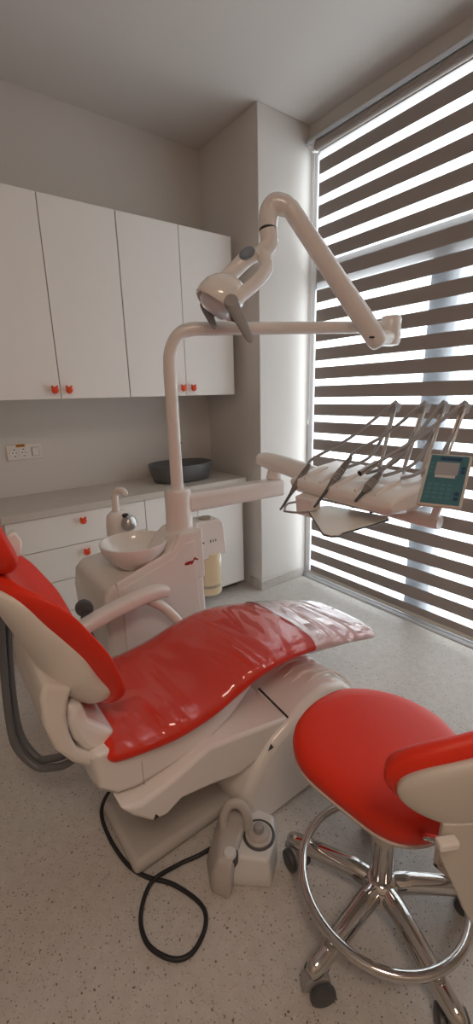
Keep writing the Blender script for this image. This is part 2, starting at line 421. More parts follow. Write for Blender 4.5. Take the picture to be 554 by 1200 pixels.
t = thing('base_cabinet', 'white two door base cabinet under the worktop beside the column', 'cabinet', (1.49, 2.7, 0))
bm = B(); box(bm, (1.102, YF + .02, .065), (1.872, YB - .003, .823)); o = obj('body', bm, [M['gapshade_plinth'], M['lam']], t)
for p in o.data.polygons:
    if abs(p.normal.y) < .5: p.material_index = 1
bm = B(); box(bm, (1.12, YF + .08, 0), (1.86, YB - .003, .065)); obj('plinth', bm, M['gapshade_plinth'], t)
for a, b in ((1.102, 1.482), (1.486, 1.872)):
    bm = B(); box(bm, (a, YF, .06), (b, YF + .019, .822)); d = obj('door', bm, M['lam'], t, bevel=.0015)
bm = B(); box(bm, (.292, YF - .012, .825), (1.90, YB, .865)); o = obj('worktop', bm, M['top'], bevel=.003)
tag(o, 'long beige worktop running over the white base cabinets', 'worktop')

# basin on the worktop
def oval_ring(c, a, b, z, n=40, e=2.4): return [V((c[0] + a * math.copysign(abs(math.cos(t)) ** (2 / e), math.cos(t)), c[1] + b * math.copysign(abs(math.sin(t)) ** (2 / e), math.sin(t)), z)) for t in [2 * PI * j / n for j in range(n)]]
c = (1.515, 2.705)
bm = B(); rings(bm, [oval_ring(c, a, b, z) for a, b, z in ((.19, .125, .866), (.205, .14, .872), (.222, .158, .93), (.236, .17, .982), (.2375, .172, .988), (.234, .168, .990), (.226, .160, .984), (.21, .145, .93), (.185, .12, .885), (.05, .03, .878))])
o = thing('wash_basin', 'dark grey oval bowl basin sitting on the beige worktop', 'basin', (c[0], c[1], .865)); obj('bowl', bm, M['basin'], o, smooth=60)
bm = B(); lathe(bm, [(.03, .878), (.03, .882), (.012, .884)], (c[0], c[1], 0), 20); obj('drain', bm, M['steel'], o)
t = thing('basin_tap', 'thin black tap standing behind the dark oval basin', 'tap', (1.578, 2.918, .865))
bm = B(); rod(bm, (1.578, 2.918, .8655), (1.578, 2.918, 1.10), .006); tube(bm, [(1.578, 2.918, 1.09), (1.578, 2.90, 1.12), (1.578, 2.85, 1.13), (1.578, 2.80, 1.115)], .006, n=10); lathe(bm, [(.018, .8655), (.018, .872), (.008, .876)], (1.578, 2.918, 0), 16); obj('spout', bm, M['black'], t)
bm = B(); rod(bm, (1.578, 2.914, 1.06), (1.612, 2.90, 1.068), .004); icos(bm, (1.614, 2.898, 1.069), .008); obj('lever', bm, M['black'], t)

# wall socket
t = thing('wall_socket', 'white socket strip of two outlets and a switch on the wall above the worktop', 'socket', (.548, YB, 1.137))
def S(u, w): return (.452 + u * .194, 1.092 + w * .086)
bm = B(); box(bm, (.447, YB - .011, 1.089), (.651, YB, 1.181)); obj('frame', bm, M['white2'], t, bevel=.004)
for u in (.20, .47):
    x, z = S(u, .5)
    bm = B(); rr = [[V((x + r * math.cos(a), YB + y, z + r * math.sin(a))) for a in [2 * PI * j / 24 for j in range(24)]] for r, y in ((.026, -.0115), (.026, -.016), (.023, -.016), (.021, -.0125), (.002, -.0125))]; rings(bm, rr)
    s = obj('outlet', bm, M['lam'], t)
    bm = B()
    for dx in (-.0095, .0095): rod(bm, (x + dx, YB - .0124, z), (x + dx, YB - .0136, z), .0038, 10)
    for dz in (-.02, .02): box(bm, (x - .004, YB - .0165, z + dz - .003), (x + .004, YB - .0125, z + dz + .003))
    obj('contact', bm, M['dgrey'], s)
x, z = S(.82, .5)
bm = B(); box(bm, (x - .022, YB - .014, z - .027), (x + .022, YB - .011, z + .027)); s = obj('switch', bm, M['grey'], t)
bm = B(); box(bm, (x - .0195, YB - .019, z - .0255), (x + .0195, YB - .014, z + .0255)); obj('rocker', bm, M['white2'], s, bevel=.002)
x, z = S(.42, 1.0)
bm = B(); box(bm, (x - .03, YB - .0125, z - .011), (x + .022, YB - .0112, z + .009)); s = obj('sticker', bm, M['orange'], t)
bm = B()
for i in range(5): box(bm, (x - .024 + i * .009, YB - .0132, z - .005), (x - .018 + i * .009, YB - .0126, z + .004))
obj('print', bm, M['tri'], s)

# ------------------------------------------------------------------ dental chair
YC = 1.15
ch = thing('dental_chair', 'reclined red dental treatment chair with white shell and base', 'dental chair', (.75, 1.15, 0))
ch['label'] = 'red upholstered dental treatment chair with white shell on a floor pedestal'
SEAT = [(.258, .528, .210, .088, .012), (.34, .516, .222, .095, .014), (.46, .508, .232, .10, .016), (.58, .520, .232, .10, .016), (.68, .550, .23, .098, .012), (.77, .575, .226, .095, .006), (.87, .580, .22, .09, .002), (1.0, .562, .21, .082, 0), (1.12, .535, .206, .072, 0), (1.25, .503, .20, .06, 0), (1.36, .470, .195, .05, 0), (1.45, .440, .188, .045, 0)]
bm = B(); pad(bm, SEAT, YC, re=(.03, .06)); obj('seat', bm, M['red'], ch, smooth=70)
BACK = [(.330, .590, .10, .05, .02), (.298, .650, .165, .052, .04), (.273, .71, .198, .053, .055), (.220, .818, .228, .054, .075), (.160, .928, .225, .053, .075), (.123, 1.004, .195, .05, .055), (.097, 1.054, .15, .046, .035)]
bm = B(); pad(bm, BACK, YC, re=(.10, .10), flip=-1, dp=3.2, n=56); obj('backrest', bm, M['red'], ch, smooth=70)
SHELL = [(.318, .650, .13, .06, .02), (.275, .688, .175, .11, .03), (.222, .76, .190, .12, .035), (.195, .83, .196, .11, .04), (.152, .91, .187, .085, .04), (.11, .98, .165, .055, .035), (.075, 1.04, .12, .03, .02)]
bm = B(); pad(bm, SHELL, YC, re=(.06, .06), flip=-1, ev=2.2, dp=3.2, n=56, cf=1.15); obj('back_shell', bm, M['shell'], ch, smooth=70)
HEAD = [(.125, 1.055, .11, .06, .015), (.105, 1.11, .135, .07, .02), (.08, 1.19, .135, .07, .02), (.055, 1.27, .11, .06, .015)]
bm = B(); pad(bm, HEAD, YC, re=(.05, .05), flip=-1); hd = obj('headrest', bm, M['red'], ch, smooth=70)
bm = B(); box(bm, (.055, YC - .04, .98), (.085, YC + .04, 1.2)); obj('headrest_bracket', bm, M['dgrey'], ch, bevel=.006)
# white lever at the far side of the headrest
bm = B(); prism(bm, [(.15, 1.03), (.17, 1.075), (.192, 1.085), (.207, 1.05), (.20, 1.012), (.185, 1.0), (.165, 1.01)], 1.335, 1.37); box(bm, (.10, 1.26, 1.03), (.165, 1.35, 1.05)); obj('headrest_lever', bm, M['white2'], ch, bevel=.008)
# recline hinge
bm = B(); prism(bm, [(.150, .80), (.134, .765), (.132, .684), (.148, .606), (.182, .548), (.22, .510), (.250, .510), (.240, .538), (.199, .579), (.187, .633), (.186, .69), (.197, .734), (.21, .76)], .98, 1.32); obj('hinge_cover', bm, M['shell'], ch, bevel=.012, seg=3)
bm = B(); prism(bm, [(.192, .715), (.186, .656), (.196, .60), (.216, .555), (.248, .525), (.30, .50), (.31, .56), (.24, .64), (.232, .69)], .99, 1.31); obj('hinge_panel', bm, M['white'], ch, bevel=.02, seg=3)
# chassis
bm = B(); R_ = []
for x, zb, ztp, hw_ in ((.225, .45, .54, .17), (.24, .415, .55, .19), (.28, .382, .555, .197), (.34, .368, .53, .198), (.46, .372, .49, .198), (.58, .385, .49, .196), (.68, .395, .52, .17), (.78, .41, .55, .13), (.87, .455, .55, .10), (.95, .50, .545, .08)):
    c_ = min(.03, (ztp - zb) * .3)
    R_.append([V((x, YC + sy * (hw_ - ky), z)) for sy, ky, z in ((-1, 0, zb + c_), (-1, 0, ztp), (1, 0, ztp), (1, 0, zb + c_), (1, c_, zb), (-1, c_, zb))])
rings(bm, R_); obj('chassis', bm, M['white'], ch, bevel=.018, seg=3)
bm = B(); prism(bm, [(.268, .395), (.30, .345), (.355, .285), (.40, .275), (.45, .30), (.55, .28), (.66, .25), (.774, .262), (.86, .30), (.905, .352), (.72, .392), (.554, .425), (.42, .385), (.33, .37)], .915, 1.385); la = obj('lift_arm', bm, M['white'], ch, bevel=.012, seg=3)
bm = B(); box(bm, (.3525, .9512, .388), (.354, .9545, .47)); obj('panel_seam', bm, M['grey'], ch)
def triangle(x, y, z, s):
    bm = B(); prism(bm, [(x - s, z - s * .8), (x + s, z - s * .8), (x, z + s)], y - .0012, y); return bm
obj('warning_mark', triangle(.365, .9148, .30, .009), M['tri'], la)
# base and pedestal
bm = B(); box(bm, (.315, 1.0, .0), (1.05, 1.29, .05)); obj('base_plate', bm, M['base'], ch, bevel=.022, seg=3)
dome = [(.70, 0), (.672, .10), (.668, .17), (.735, .27), (.795, .322), (.86, .350), (.94, .390), (1.05, .415), (1.15, .385), (1.24, .30), (1.31, .19), (1.345, .08), (1.355, 0)]
bm = B(); prism(bm, dome, .89, 1.41); pd = obj('pedestal', bm, M['white'], ch, bevel=.03, seg=4)
ribp = [(.975, .398), (1.01, .406), (1.05, .415), (1.15, .385), (1.24, .30), (1.30, .207)]
for i in range(6):
    bm = B(); y = .965 + i * .042
    tube(bm, [(x + .02 * (i == 0), y, z + .0005) for x, z in ribp], [0.0005, .006, .0075, .008, .008, .0005], n=8, k=6); obj('rib', bm, M['white2'], pd)
bm = B(); obox(bm, V((1.16, 1.30, .3785)), V((.76, 0, -.65)), V((0, 1, 0)), V((.65, 0, .76)), .03, .003, .003); obj('slot', bm, M['dgrey'], pd)
bm = B(); rings(bm, [[V((x_, .915, z_)) for x_, z_ in ((.874, .30), (.879, .30), (.879, .362), (.874, .361))], [V((x_, 1.09, z_)) for x_, z_ in ((.887, .30), (.892, .30), (.892, .369), (.887, .368))]]); obj('gap_shade_strip', bm, M['black'], pd)  # black strip paints in the shade of the open gap by the lift arm
obj('warning_mark', triangle(.775, .8898, .315, .012), M['tri'], pd)
# armrest on the unit side
bm = B(); tube(bm, [(.345, 1.45, .645), (.42, 1.455, .665), (.55, 1.46, .69), (.66, 1.46, .70), (.715, 1.46, .69)], [.030, .034, .035, .036, .030], n=28, e=3.4, flat=.75, up=(0, 1, 0)); ar = obj('armrest', bm, M['white'], ch, smooth=60)
bm = B(); tube(bm, [(.64, 1.46, .675), (.70, 1.455, .62), (.745, 1.42, .55), (.75, 1.36, .49)], [.022, .02, .02, .022], n=14); obj('strut', bm, M['white'], ar)
bm = B(); lathe(bm, [(.004, -.02), (.028, -.02), (.032, 0), (.028, .02), (.004, .02)], (.40, 1.505, .70), 20, axis=(0, 1, 0)); tube(bm, [(.40, 1.49, .69), (.39, 1.48, .64), (.40, 1.45, .58), (.40, 1.34, .52)], .016, n=10); obj('pivot', bm, M['dgrey'], ch)

# transparent covers lying on the chair
bm = B(); pad(bm, [(.275, .526, .213, .09, .012)] + SEAT[1:9], YC, re=(.0, .0), grow=.004, half=-1, n=40, k=10)
o = obj('protective_film', bm, M['film'], smooth=80); tag(o, 'clear wrinkled plastic film laid over the middle of the red chair seat', 'plastic cover')
bm = B(); pad(bm, [(1.03, .556, .209, .081, 0)] + SEAT[8:], YC, re=(.0, .055), grow=.0065, half=5, n=40, k=10)
o = obj('foot_sleeve', bm, M['sleeve'], smooth=80); tag(o, 'milky plastic sleeve over the foot end of the red chair', 'plastic cover')

# hoses at the back of the chair
for i, (dx, dy, lab) in enumerate(((0, 0, 'thick grey hose curving behind the chair back, the outer of two'), (.022, .03, 'thick grey hose curving behind the chair back, the inner of two'))):
    P = [(.16, 1.50 + dy, 1.0), (.128 + dx, 1.497 + dy, .742), (.110 + dx, 1.465 + dy, .606), (.094 + dx, 1.421 + dy, .442), (.096 + dx, 1.387 + dy, .347), (.134 + dx * .6, 1.337 + dy, .284), (.176, 1.302 + dy, .277 + dx * .5), (.235, 1.267 + dy, .296 + dx * .5), (.32, 1.22 + dy, .40)]
    bm = B(); tube(bm, P, .0125, n=14, k=10); o = obj('hose', bm, M['hose2'], smooth=60); tag(o, lab, 'hose', 'pair of grey hoses')

# ------------------------------------------------------------------ foot control
ft = thing('foot_control', 'grey foot control pedal with round joystick on the floor beside the stool', 'foot pedal', (.63, .85, 0))
U = V((.614, -.789, 0)); W = V((.789, .614, 0)); FC = V((.637, .848, 0))
def fp(u, w, z): return FC + U * u + W * w + V((0, 0, z))
bm = B(); rings(bm, [[fp(u, w, 0) for u, w in ((-.03, -.105), (.092, -.08), (.098, .0), (.08, .10), (-.03, .115))], [fp(u, w, .045) for u, w in ((-.03, -.105), (.092, -.08), (.098, .0), (.08, .10), (-.03, .115))], [fp(u, w, .085) for u, w in ((-.03, -.075), (.08, -.06), (.088, .005), (.068, .085), (-.03, .10))]]); obj('body', bm, M['pedal'], ft, bevel=.008, seg=3)
bm = B(); rings(bm, [[fp(u, w, 0) for u, w in ((-.125, -.06), (-.08, -.14), (-.02, -.145), (-.015, .0), (-.02, .13), (-.09, .14), (-.13, .05))], [fp(u, w, .06) for u, w in ((-.11, -.05), (-.078, -.132), (-.018, -.137), (-.012, .0), (-.022, .13), (-.085, .135), (-.115, .05))], [fp(u, w, .10) for u, w in ((-.08, -.03), (-.068, -.105), (-.018, -.11), (-.012, .0), (-.025, .12), (-.07, .12), (-.085, .05))]]); obj('side_cover', bm, M['pedal2'], ft, bevel=.012, seg=3)
bm = B(); tube(bm, [(.585, .90, .04), (.592, .914, .118), (.615, .914, .160), (.642, .895, .164), (.655, .872, .13), (.650, .861, .085), (.63, .858, .05)], [.013, .015, .016, .016, .016, .015, .013], n=14); obj('handle', bm, M['pedal2'], ft, smooth=60)
jc = fp(.036, .008, .084)
bm = B(); lathe(bm, [(.052, -.001), (.052, .003), (.047, .005), (.044, .001)], jc, 32); obj('joystick_ring', bm, M['dgrey'], ft)
bm = B(); lathe(bm, [(.044, 0), (.043, .006), (.036, .010), (.035, .014), (.030, .020), (.016, .022)], jc, 28); j = obj('joystick', bm, M['pedal2'], ft)
bm = B(); lathe(bm, [(.017, .02), (.018, .032), (.014, .040), (.005, .043)], jc, 20); obj('cap', bm, M['grey'], j)
bm = B(); lathe(bm, [(.027, -.02), (.027, .003), (.022, .004)], fp(-.036, -.080, .092), 24); obj('button_ring', bm, M['dgrey'], ft)
bm = B(); lathe(bm, [(.021, .0), (.021, .008), (.016, .015), (.004, .017)], fp(-.036, -.080, .092), 20); obj('button', bm, M['pedal'], ft)
bm = B()
for z in (0, .012, .024): obox(bm, fp(-.008 + .0, .02 + z, .0855), U, W, V((0, 0, 1)), .006, .004, .0006)
obj('icon', bm, M['dgrey'], ft)
bm = B(); tube(bm, [(.42, 1.30, .09), (.36, 1.315, .05), (.308, 1.28, .018), (.297, 1.18, .007), (.310, 1.06, .007), (.343, .985, .007), (.398, .915, .007), (.437, .818, .007), (.42, .765, .007), (.36, .735, .007), (.309, .755, .007), (.271, .825, .007), (.285, .90, .007), (.347, .955, .015), (.44, .955, .007), (.50, .94, .008), (.56, .915, .03), (.60, .89, .04)], .0065, n=10, k=8); obj('cable', bm, M['black'], ft)

# ------------------------------------------------------------------ dental unit (cuspidor column)
un = thing('dental_unit', 'white floor standing dental unit column with spittoon bowl behind the chair', 'dental unit', (.76, 1.75, 0))
bm = B(); prism(bm, [(.50, 0), (.487, .62), (.50, .70), (.535, .735), (.75, .755), (.948, .79), (.958, .5), (.975, 0)], 1.545, 1.95); bd = obj('body', bm, M['white'], un, bevel=.018, seg=4)
bm = B(); prism(bm, [(.66, .742), (.755, .785), (.82, .86), (.85, .885), (.947, .885), (.955, .70), (.70, .70)], 1.546, 1.73); obj('riser', bm, M['white'], bd, bevel=.018, seg=4)
bm = B(); prism(bm, [(.546, .66), (.543, .742), (.795, .818), (.838, .882), (.948, .886), (.954, .66)], 1.540, 1.561); obj('front_lip', bm, M['white'], bd, bevel=.005, seg=3)
bm = B(); prism(bm, [(.560, .10), (.558, .66), (.562, .715), (.800, .788), (.845, .838), (.905, .842), (.918, .5), (.93, .10)], 1.5365, 1.552); obj('front_panel', bm, M['white'], bd, bevel=.003)
bm = B()
prism(bm, [(.848, .742), (.865, .737), (.886, .742), (.892, .752), (.872, .754), (.853, .751)], 1.5352, 1.5368)
prism(bm, [(.880, .735), (.886, .735), (.906, .764), (.900, .766)], 1.5352, 1.5368); prism(bm, [(.897, .757), (.903, .764), (.920, .752), (.914, .748)], 1.5352, 1.5368)
obj('logo', bm, M['logo'], bd)
bm = B(); lathe(bm, [(.062, .85), (.060, .93), (.058, .99), (.058, 1.045), (.052, 1.056), (.02, 1.058)], (.893, 1.64, 0), 32); obj('post', bm, M['white'], un)
bc = V((.683, 1.67, .0165))
bm = B(); lathe(bm, [(.06, .726), (.08, .736), (.116, .775), (.138, .81), (.1435, .835), (.1435, .840), (.139, .841), (.132, .82), (.11, .787), (.07, .765), (.03, .758), (.01, .756)], bc, 48); bw = obj('spittoon_bowl', bm, M['white2'], un, smooth=60)
bm = B(); lathe(bm, [(.03, .758), (.034, .765), (.03, .768), (.008, .768)], bc, 24); obj('strainer', bm, M['white'], bw)
# cup filler tower
bm = B(); rings(bm, [oval_ring((.715, 1.905), a, b, z, 28) for a, b, z in ((.062, .045, .78), (.06, .045, .87), (.055, .04, .915), (.035, .025, .935), (.01, .008, .938))]); tw = obj('cup_filler', bm, M['white'], un, smooth=60)
bm = B(); lathe(bm, [(.006, -.035), (.030, -.034), (.036, -.02), (.038, 0), (.036, .02), (.026, .034), (.006, .036)], (.745, 1.868, .878), 28, axis=(.45, -.85, .25)); obj('chrome_cap', bm, M['steel'], tw, smooth=60)
bm = B(); lathe(bm, [(.017, -.004), (.017, .004), (.004, .007)], (.735, 1.872, .918), 20, axis=(.1, -.35, 1)); obj('sensor', bm, M['black'], tw)
bm = B(); tube(bm, [(.705, 1.905, .92), (.707, 1.905, .99), (.709, 1.90, 1.02), (.718, 1.885, 1.038), (.733, 1.86, 1.036), (.738, 1.85, 1.018)], [.018, .0155, .0145, .015, .015, .013], n=14); obj('spout', bm, M['white'], tw, smooth=60)
# suction container on the right
bm = B(); prism(bm, [(.97, .70), (.985, .862), (1.0, .875), (1.13, .868), (1.148, .85), (1.165, .69), (1.01, .675)], 1.66, 1.77); sb = obj('suction_filter', bm, M['white'], un, bevel=.016, seg=3)
bm = B(); lathe(bm, [(.035, .872), (.03, .88), (.01, .882)], (1.07, 1.705, 0), 20); obj('cap', bm, M['jarb'], sb)
bm = B(); box(bm, (1.005, 1.6585, .765), (1.03, 1.661, .772)); obj('marking', bm, M['tri'], sb)
for i in range(3): bm = B(); box(bm, (1.065 + i * .015, 1.6585, .762), (1.069 + i * .015, 1.661, .775)); obj('marking', bm, M['tri'], sb)
bm = B(); lathe(bm, [(.03, .475), (.064, .480), (.067, .50), (.067, .52)], (1.085, 1.72, 0), 28, mi=0); lathe(bm, [(.0675, .52), (.0675, .535)], (1.085, 1.72, 0), 28, mi=1); lathe(bm, [(.067, .535), (.068, .70)], (1.085, 1.72, 0), 28); obj('jar', bm, [M['jar'], M['jarb']], sb)
# delivery arm from the post
ax = V((.57, -.04, 0)).normalized(); ay = V((-ax.y, ax.x, 0))
bm = B(); obox(bm, V((1.19, 1.619, .992)), ax, ay, V((0, 0, 1)), .275, .05, .042); obj('swing_arm', bm, M['white'], un, bevel=.02, seg=3)

# ------------------------------------------------------------------ delivery table
dt = thing('delivery_table', 'white swing arm instrument table hanging over the foot of the chair', 'instrument table', (1.4, 1.1, 1.05))
bm = B(); lathe(bm, [(.036, 1.034), (.042, 1.04), (.034, 1.075), (.03, 1.09)], (1.43, 1.605, 0), 24); obj('pivot', bm, M['white'], dt)
bm = B(); tube(bm, [(1.405, 1.70, 1.128), (1.425, 1.62, 1.122), (1.415, 1.40, 1.10), (1.40, 1.10, 1.06)], [.03, .046, .046, .044], n=20, flat=.8); obj('spring_arm', bm, M['white'], dt, smooth=60)
bm = B(); tube(bm, [(1.41, 1.10, 1.02), (1.425, .80, 1.00), (1.428, .735, .998)], [.028, .028, .024], n=16, smooth=False); obj('display_bar', bm, M['white'], dt, smooth=60)
u = V((.111, .994, 0)); b_ = V((.994, -.111, 0)); O = V((1.238, .816, 1.05))
def tp(s, d, z): return O + u * s + b_ * d + V((0, 0, z))
bm = B()
sec = [(.004, -.012), (-.010, .0), (-.016, .022), (-.006, .046), (.03, .062), (.10, .082), (.22, .102), (.235, .094), (.235, .03), (.20, -.005), (.08, -.018)]
R = []
for s, k in ((-.02, .55), (-.005, .85), (.02, 1.), (.25, 1.), (.49, 1.), (.515, .85), (.53, .55)):
    R.append([tp(s, .11 + (d - .11) * (.9 + .1 * k), .04 + (z - .04) * k) for d, z in sec])
rings(bm, R); hd = obj('head', bm, M['white'], dt, bevel=.006, smooth=50)
for i in range(5):
    bm = B(); tube(bm, [tp(.06 + i * .095, .0, .05), tp(.06 + i * .095, .06, .073), tp(.06 + i * .095, .12, .088)], [.006, .011, .007], n=12); obj('rest_ridge', bm, M['white'], hd, smooth=60)
for i in range(4):
    bm = B(); rod(bm, tp(.1 + i * .09, .03, -.024), tp(.1 + i * .09, .03, -.01), .008, 10); obj('valve_pin', bm, M['dgrey'], hd)
whips = [((1.44, 1.02), (1.555, 1.032)), ((1.44, .92), (1.55, .905)), ((1.44, .845), (1.55, .83)), ((1.44, .78), (1.55, .758))]
for (bx, by), (tx, ty) in whips:
    bm = B(); rod(bm, (bx, by - .012, 1.12), (tx - .006, ty - .010, 1.385), .0045, 8); rod(bm, (bx + .03, by + .010, 1.12), (tx + .004, ty + .008, 1.385), .0045, 8)
    w = obj('whip_arm', bm, M['steel'], dt)
    bm = B(); rings(bm, [[V((tx, ty, 1.385)) + V((dx, dy, dz)) for dx, dz in ((-.02, -.02), (.02, -.02), (.04, .012), (-.012, .018))] for dy in (-.010, .010)]); obj('cradle', bm, M['grey'], w, bevel=.003)
# side tray under the head
z = .985
poly = [(1.255, 1.205), (1.356, 1.18), (1.392, .918), (1.37, .90), (1.115, .905), (1.085, .895), (1.062, .91), (1.058, .94)]
bm = B(); zprism(bm, poly, z, z + .005); sh = obj('side_tray', bm, M['tray'], dt, bevel=.0015)
bm = B(); tube(bm, [(x, y, z - .002) for x, y in poly], .0035, n=8, closed=True); obj('rim', bm, M['dgrey'], sh)
bm = B(); tube(bm, [(1.33, 1.26, 1.0), (1.24, 1.30, .995), (1.165, 1.245, .99), (1.155, 1.225, .99), (1.18, 1.18, .99), (1.25, 1.15, .988)], .0045, n=8); obj('wire_holder', bm, M['grey'], dt)
bm = B(); prism(bm, [(1.245, .955), (1.285, .955), (1.285, 1.045), (1.235, 1.035)], 1.16, 1.26); obj('tray_bracket', bm, M['white'], dt, bevel=.006)
# display
TL, TR, BR, BL = V((1.409, .78, 1.234)), V((1.469, .673, 1.238)), V((1.349, .631, 1.082)), V((1.286, .747, 1.096))
cn = (TL + TR + BR + BL) / 4; ex = ((TR - TL) + (BR - BL)).normalized(); ey = ((TL - BL) + (TR - BR)); ey = (ey - ex * ey.dot(ex)).normalized(); ez = ex.cross(ey)
if ez.dot(V((0, 0, 1.45)) - cn) < 0: ez = -ez
hw, hh = .066, .099
sk = ((TL + TR) - (BL + BR)).dot(ex) / 4 / hh
def dq(bm, x0, x1, y0, y1, z0, z1):
    P = []
    for zz in (z0, z1): P.append([cn + ex * (x * hw + y * hh * sk) + ey * (y * hh) + ez * zz for x, y in ((x0, y0), (x1, y0), (x1, y1), (x0, y1))])
    return rings(bm, P)
bm = B(); dq(bm, -1, 1, -1, 1, -.018, 0); dp = obj('control_panel', bm, M['cream'], dt, bevel=.007, seg=3)
bm = B(); dq(bm, -.87, .87, -.93, .93, 0, .0012); mb = obj('membrane', bm, M['teal'], dp)
bm = B(); dq(bm, -.55, .50, .18, .66, .0012, .0022); obj('screen', bm, M['lcd'], mb)
bm = B(); dq(bm, -.50, .42, .06, .17, .0012, .0022); obj('screen_strip', bm, M['lcdl'], mb)
for q_ in ((-.42, .55, .74, .86), (.62, .80, .40, .52), (.62, .80, .25, .37), (.55, .76, -.58, -.44), (.55, .76, -.76, -.62)):
    bm = B(); dq(bm, *q_, .0012, .002); obj('dark_key', bm, M['navy'], mb)
for q_ in [(-.72 + i * .30, -.52 + i * .30, -.26 - k * .16, -.16 - k * .16) for i in range(4) for k in range(4)] + [(-.80, -.66, .55 - k * .16, .64 - k * .16) for k in range(3)]:
    bm = B(); dq(bm, *q_, .0012, .0018); obj('pale_key', bm, M['teal2'], mb)
bm = B(); rod(bm, cn - ez * .015 - ey * .05, V((1.42, .76, 1.0)), .014, 12); obj('panel_neck', bm, M['white'], dt)

# handpieces with hoses
def handpiece(label, tip, tail, whip, bent=True, kind=0):
    t = thing('handpiece', label, 'handpiece', tail, group='dental handpieces on the instrument table')
    tip = V(tip); tail = V(tail); d = (tail - tip).normalized(); L_ = (tail - tip).length
    if kind == 0:
        bm = B(); q = tip + d * (L_ * .30)
        tube(bm, [q, q + d * (L_ * .18), q + d * (L_ * .36), q + d * (L_ * .5), tail], [.0075, .0135, .015, .0135, .008], n=14, k=4); obj('body', bm, M['hp'], t, smooth=60)
        bm = B()
        for i in range(5):
            c = q + d * (L_ * (.20 + .05 * i)); tube(bm, [c - d * .003, c, c + d * .003], [.0145, .0158, .0145], n=14, smooth=False)
        obj('grip', bm, M['grey'], t)
        bm = B(); bend = V((-.012, .004, -.012)) if bent else V((0, 0, 0))
        tube(bm, [q + d * .004, tip + d * (L_ * .12), tip + bend * .1, tip + bend], [.0075, .0058, .0052, .004], n=12); obj('tip', bm, M['dgrey'], t, smooth=60)
    else:
        bm = B(); rod(bm, tip, tail, .0115, 18); obj('body', bm, M['chrome'], t)
        bm = B(); rod(bm, tip - d * .002, tip + d * .0005, .0085, 16); obj('lens', bm, M['black'], t)
    wx, wy = whip
    top = V((wx, wy, 1.402))
    mid = tail.lerp(top, .5) + V((0, 0, -.012))
    back = [top + V((.018, 0, -.012)), V((wx - .02, wy + .015, 1.30)), V((wx - .09, wy + .03, 1.20)), V((wx - .16, wy + .06, 1.165)), V((1.36, wy + .10, 1.148))]
    bm = B(); tube(bm, [tail - d * .01, tail + d * .03, mid, top + V((-.02, .0, -.008)), top] + back, .0065, n=10, k=8); obj('hose', bm, M['hose'], t, smooth=60)
handpiece('grey handpiece at the left end of the instrument table, tip over the wire holder', (1.209, 1.305, .985), (1.353, 1.294, 1.15), whips[0][1])
handpiece('grey handpiece across the middle of the instrument table, tip above the pale tray', (1.204, 1.107, 1.035), (1.390, 1.102, 1.197), whips[1][1])
handpiece('short grey handpiece lying nearest the control panel on the instrument table', (1.200, .924, 1.08), (1.325, .917, 1.165), whips[2][1], bent=False)
handpiece('chrome straight handpiece with round dark end facing left on the instrument table', (1.243, .945, 1.17), (1.317, .930, 1.20), whips[3][1], kind=1)

# ------------------------------------------------------------------ operating lamp
lp = thing('operating_lamp', 'white dental operating lamp on a long bent pole and folding arm', 'lamp', (.893, 1.64, 1.056))
bm = B(); px_ = [(.893, 1.64, 1.0565), (.893, 1.64, 1.25), (.893, 1.64, 1.42), (.893, 1.64, 1.56), (.901, 1.635, 1.63), (.930, 1.618, 1.685), (.975, 1.592, 1.706), (1.05, 1.549, 1.708), (1.35, 1.376, 1.708), (1.69, 1.180, 1.708)]
tube(bm, px_, [.0275, .0265, .0265, .0265, .0265, .0265, .0265, .026, .0245, .0235], n=20, k=8); obj('pole', bm, M['white'], lp, smooth=60)
eR = V((.7999, -.5996, -.0247)); eU = V((.1772, .1967, .9643)); eF = V((.5734, .7757, -.2636))
J = V((1.70, 1.172, 1.708))
bm = B(); lathe(bm, [(.02, -.075), (.036, -.072), (.042, -.06), (.042, .03), (.036, .042), (.015, .045)], J + V((0, 0, .0)), 24); obj('arm_joint', bm, M['white'], lp, smooth=40)
EL = V((1.275, 1.335, 2.105)); LOW = V((1.592, 1.160, 1.652))
bm = B(); tube(bm, [LOW + (LOW - EL).normalized() * .03, LOW, LOW.lerp(EL, .25), LOW.lerp(EL, .75), EL, EL + (EL - LOW).normalized() * .012], [.026, .043, .042, .036, .034, .026], n=20, k=5, flat=.95); sa = obj('spring_arm', bm, M['white'], lp, smooth=60)
bm = B(); tube(bm, [LOW - eF * .005, J - V((0, 0, .04))], [.03, .034], n=18, smooth=False); obj('hinge', bm, M['white'], sa)
bm = B(); c = LOW.lerp(EL, .03); obox(bm, c - eF * .036 - eR * .022 - eU * .02, eR, eU, eF, .010, .0025, .004); obj('slot', bm, M['black'], sa)
K0 = V((1.212, 1.385, 2.085))
bm = B(); tube(bm, [EL + eR * .01 - eU * .012, EL - eR * .02 + eU * .012, EL - eR * .06 + eU * .022, K0 + eU * .022 - eR * .0, K0 - eU * .012 - eR * .006, K0 - eU * .05 - eR * .006], [.026, .036, .036, .036, .035, .034], n=20, k=6); obj('elbow', bm, M['white'], lp, smooth=60)
bm = B(); q = K0 - eU * .05 - eR * .006; lathe(bm, [(.0335, 0), (.0335, -.004)], q, 24, axis=eU); obj('swivel_seam', bm, M['dgrey'], lp)
bm = B(); tube(bm, [q - eU * .003, V((1.198, 1.372, 1.992)), V((1.178, 1.378, 1.965)), V((1.150, 1.388, 1.940))], [.0335, .033, .031, .027], n=20, k=6); obj('down_link', bm, M['white'], lp, smooth=60)
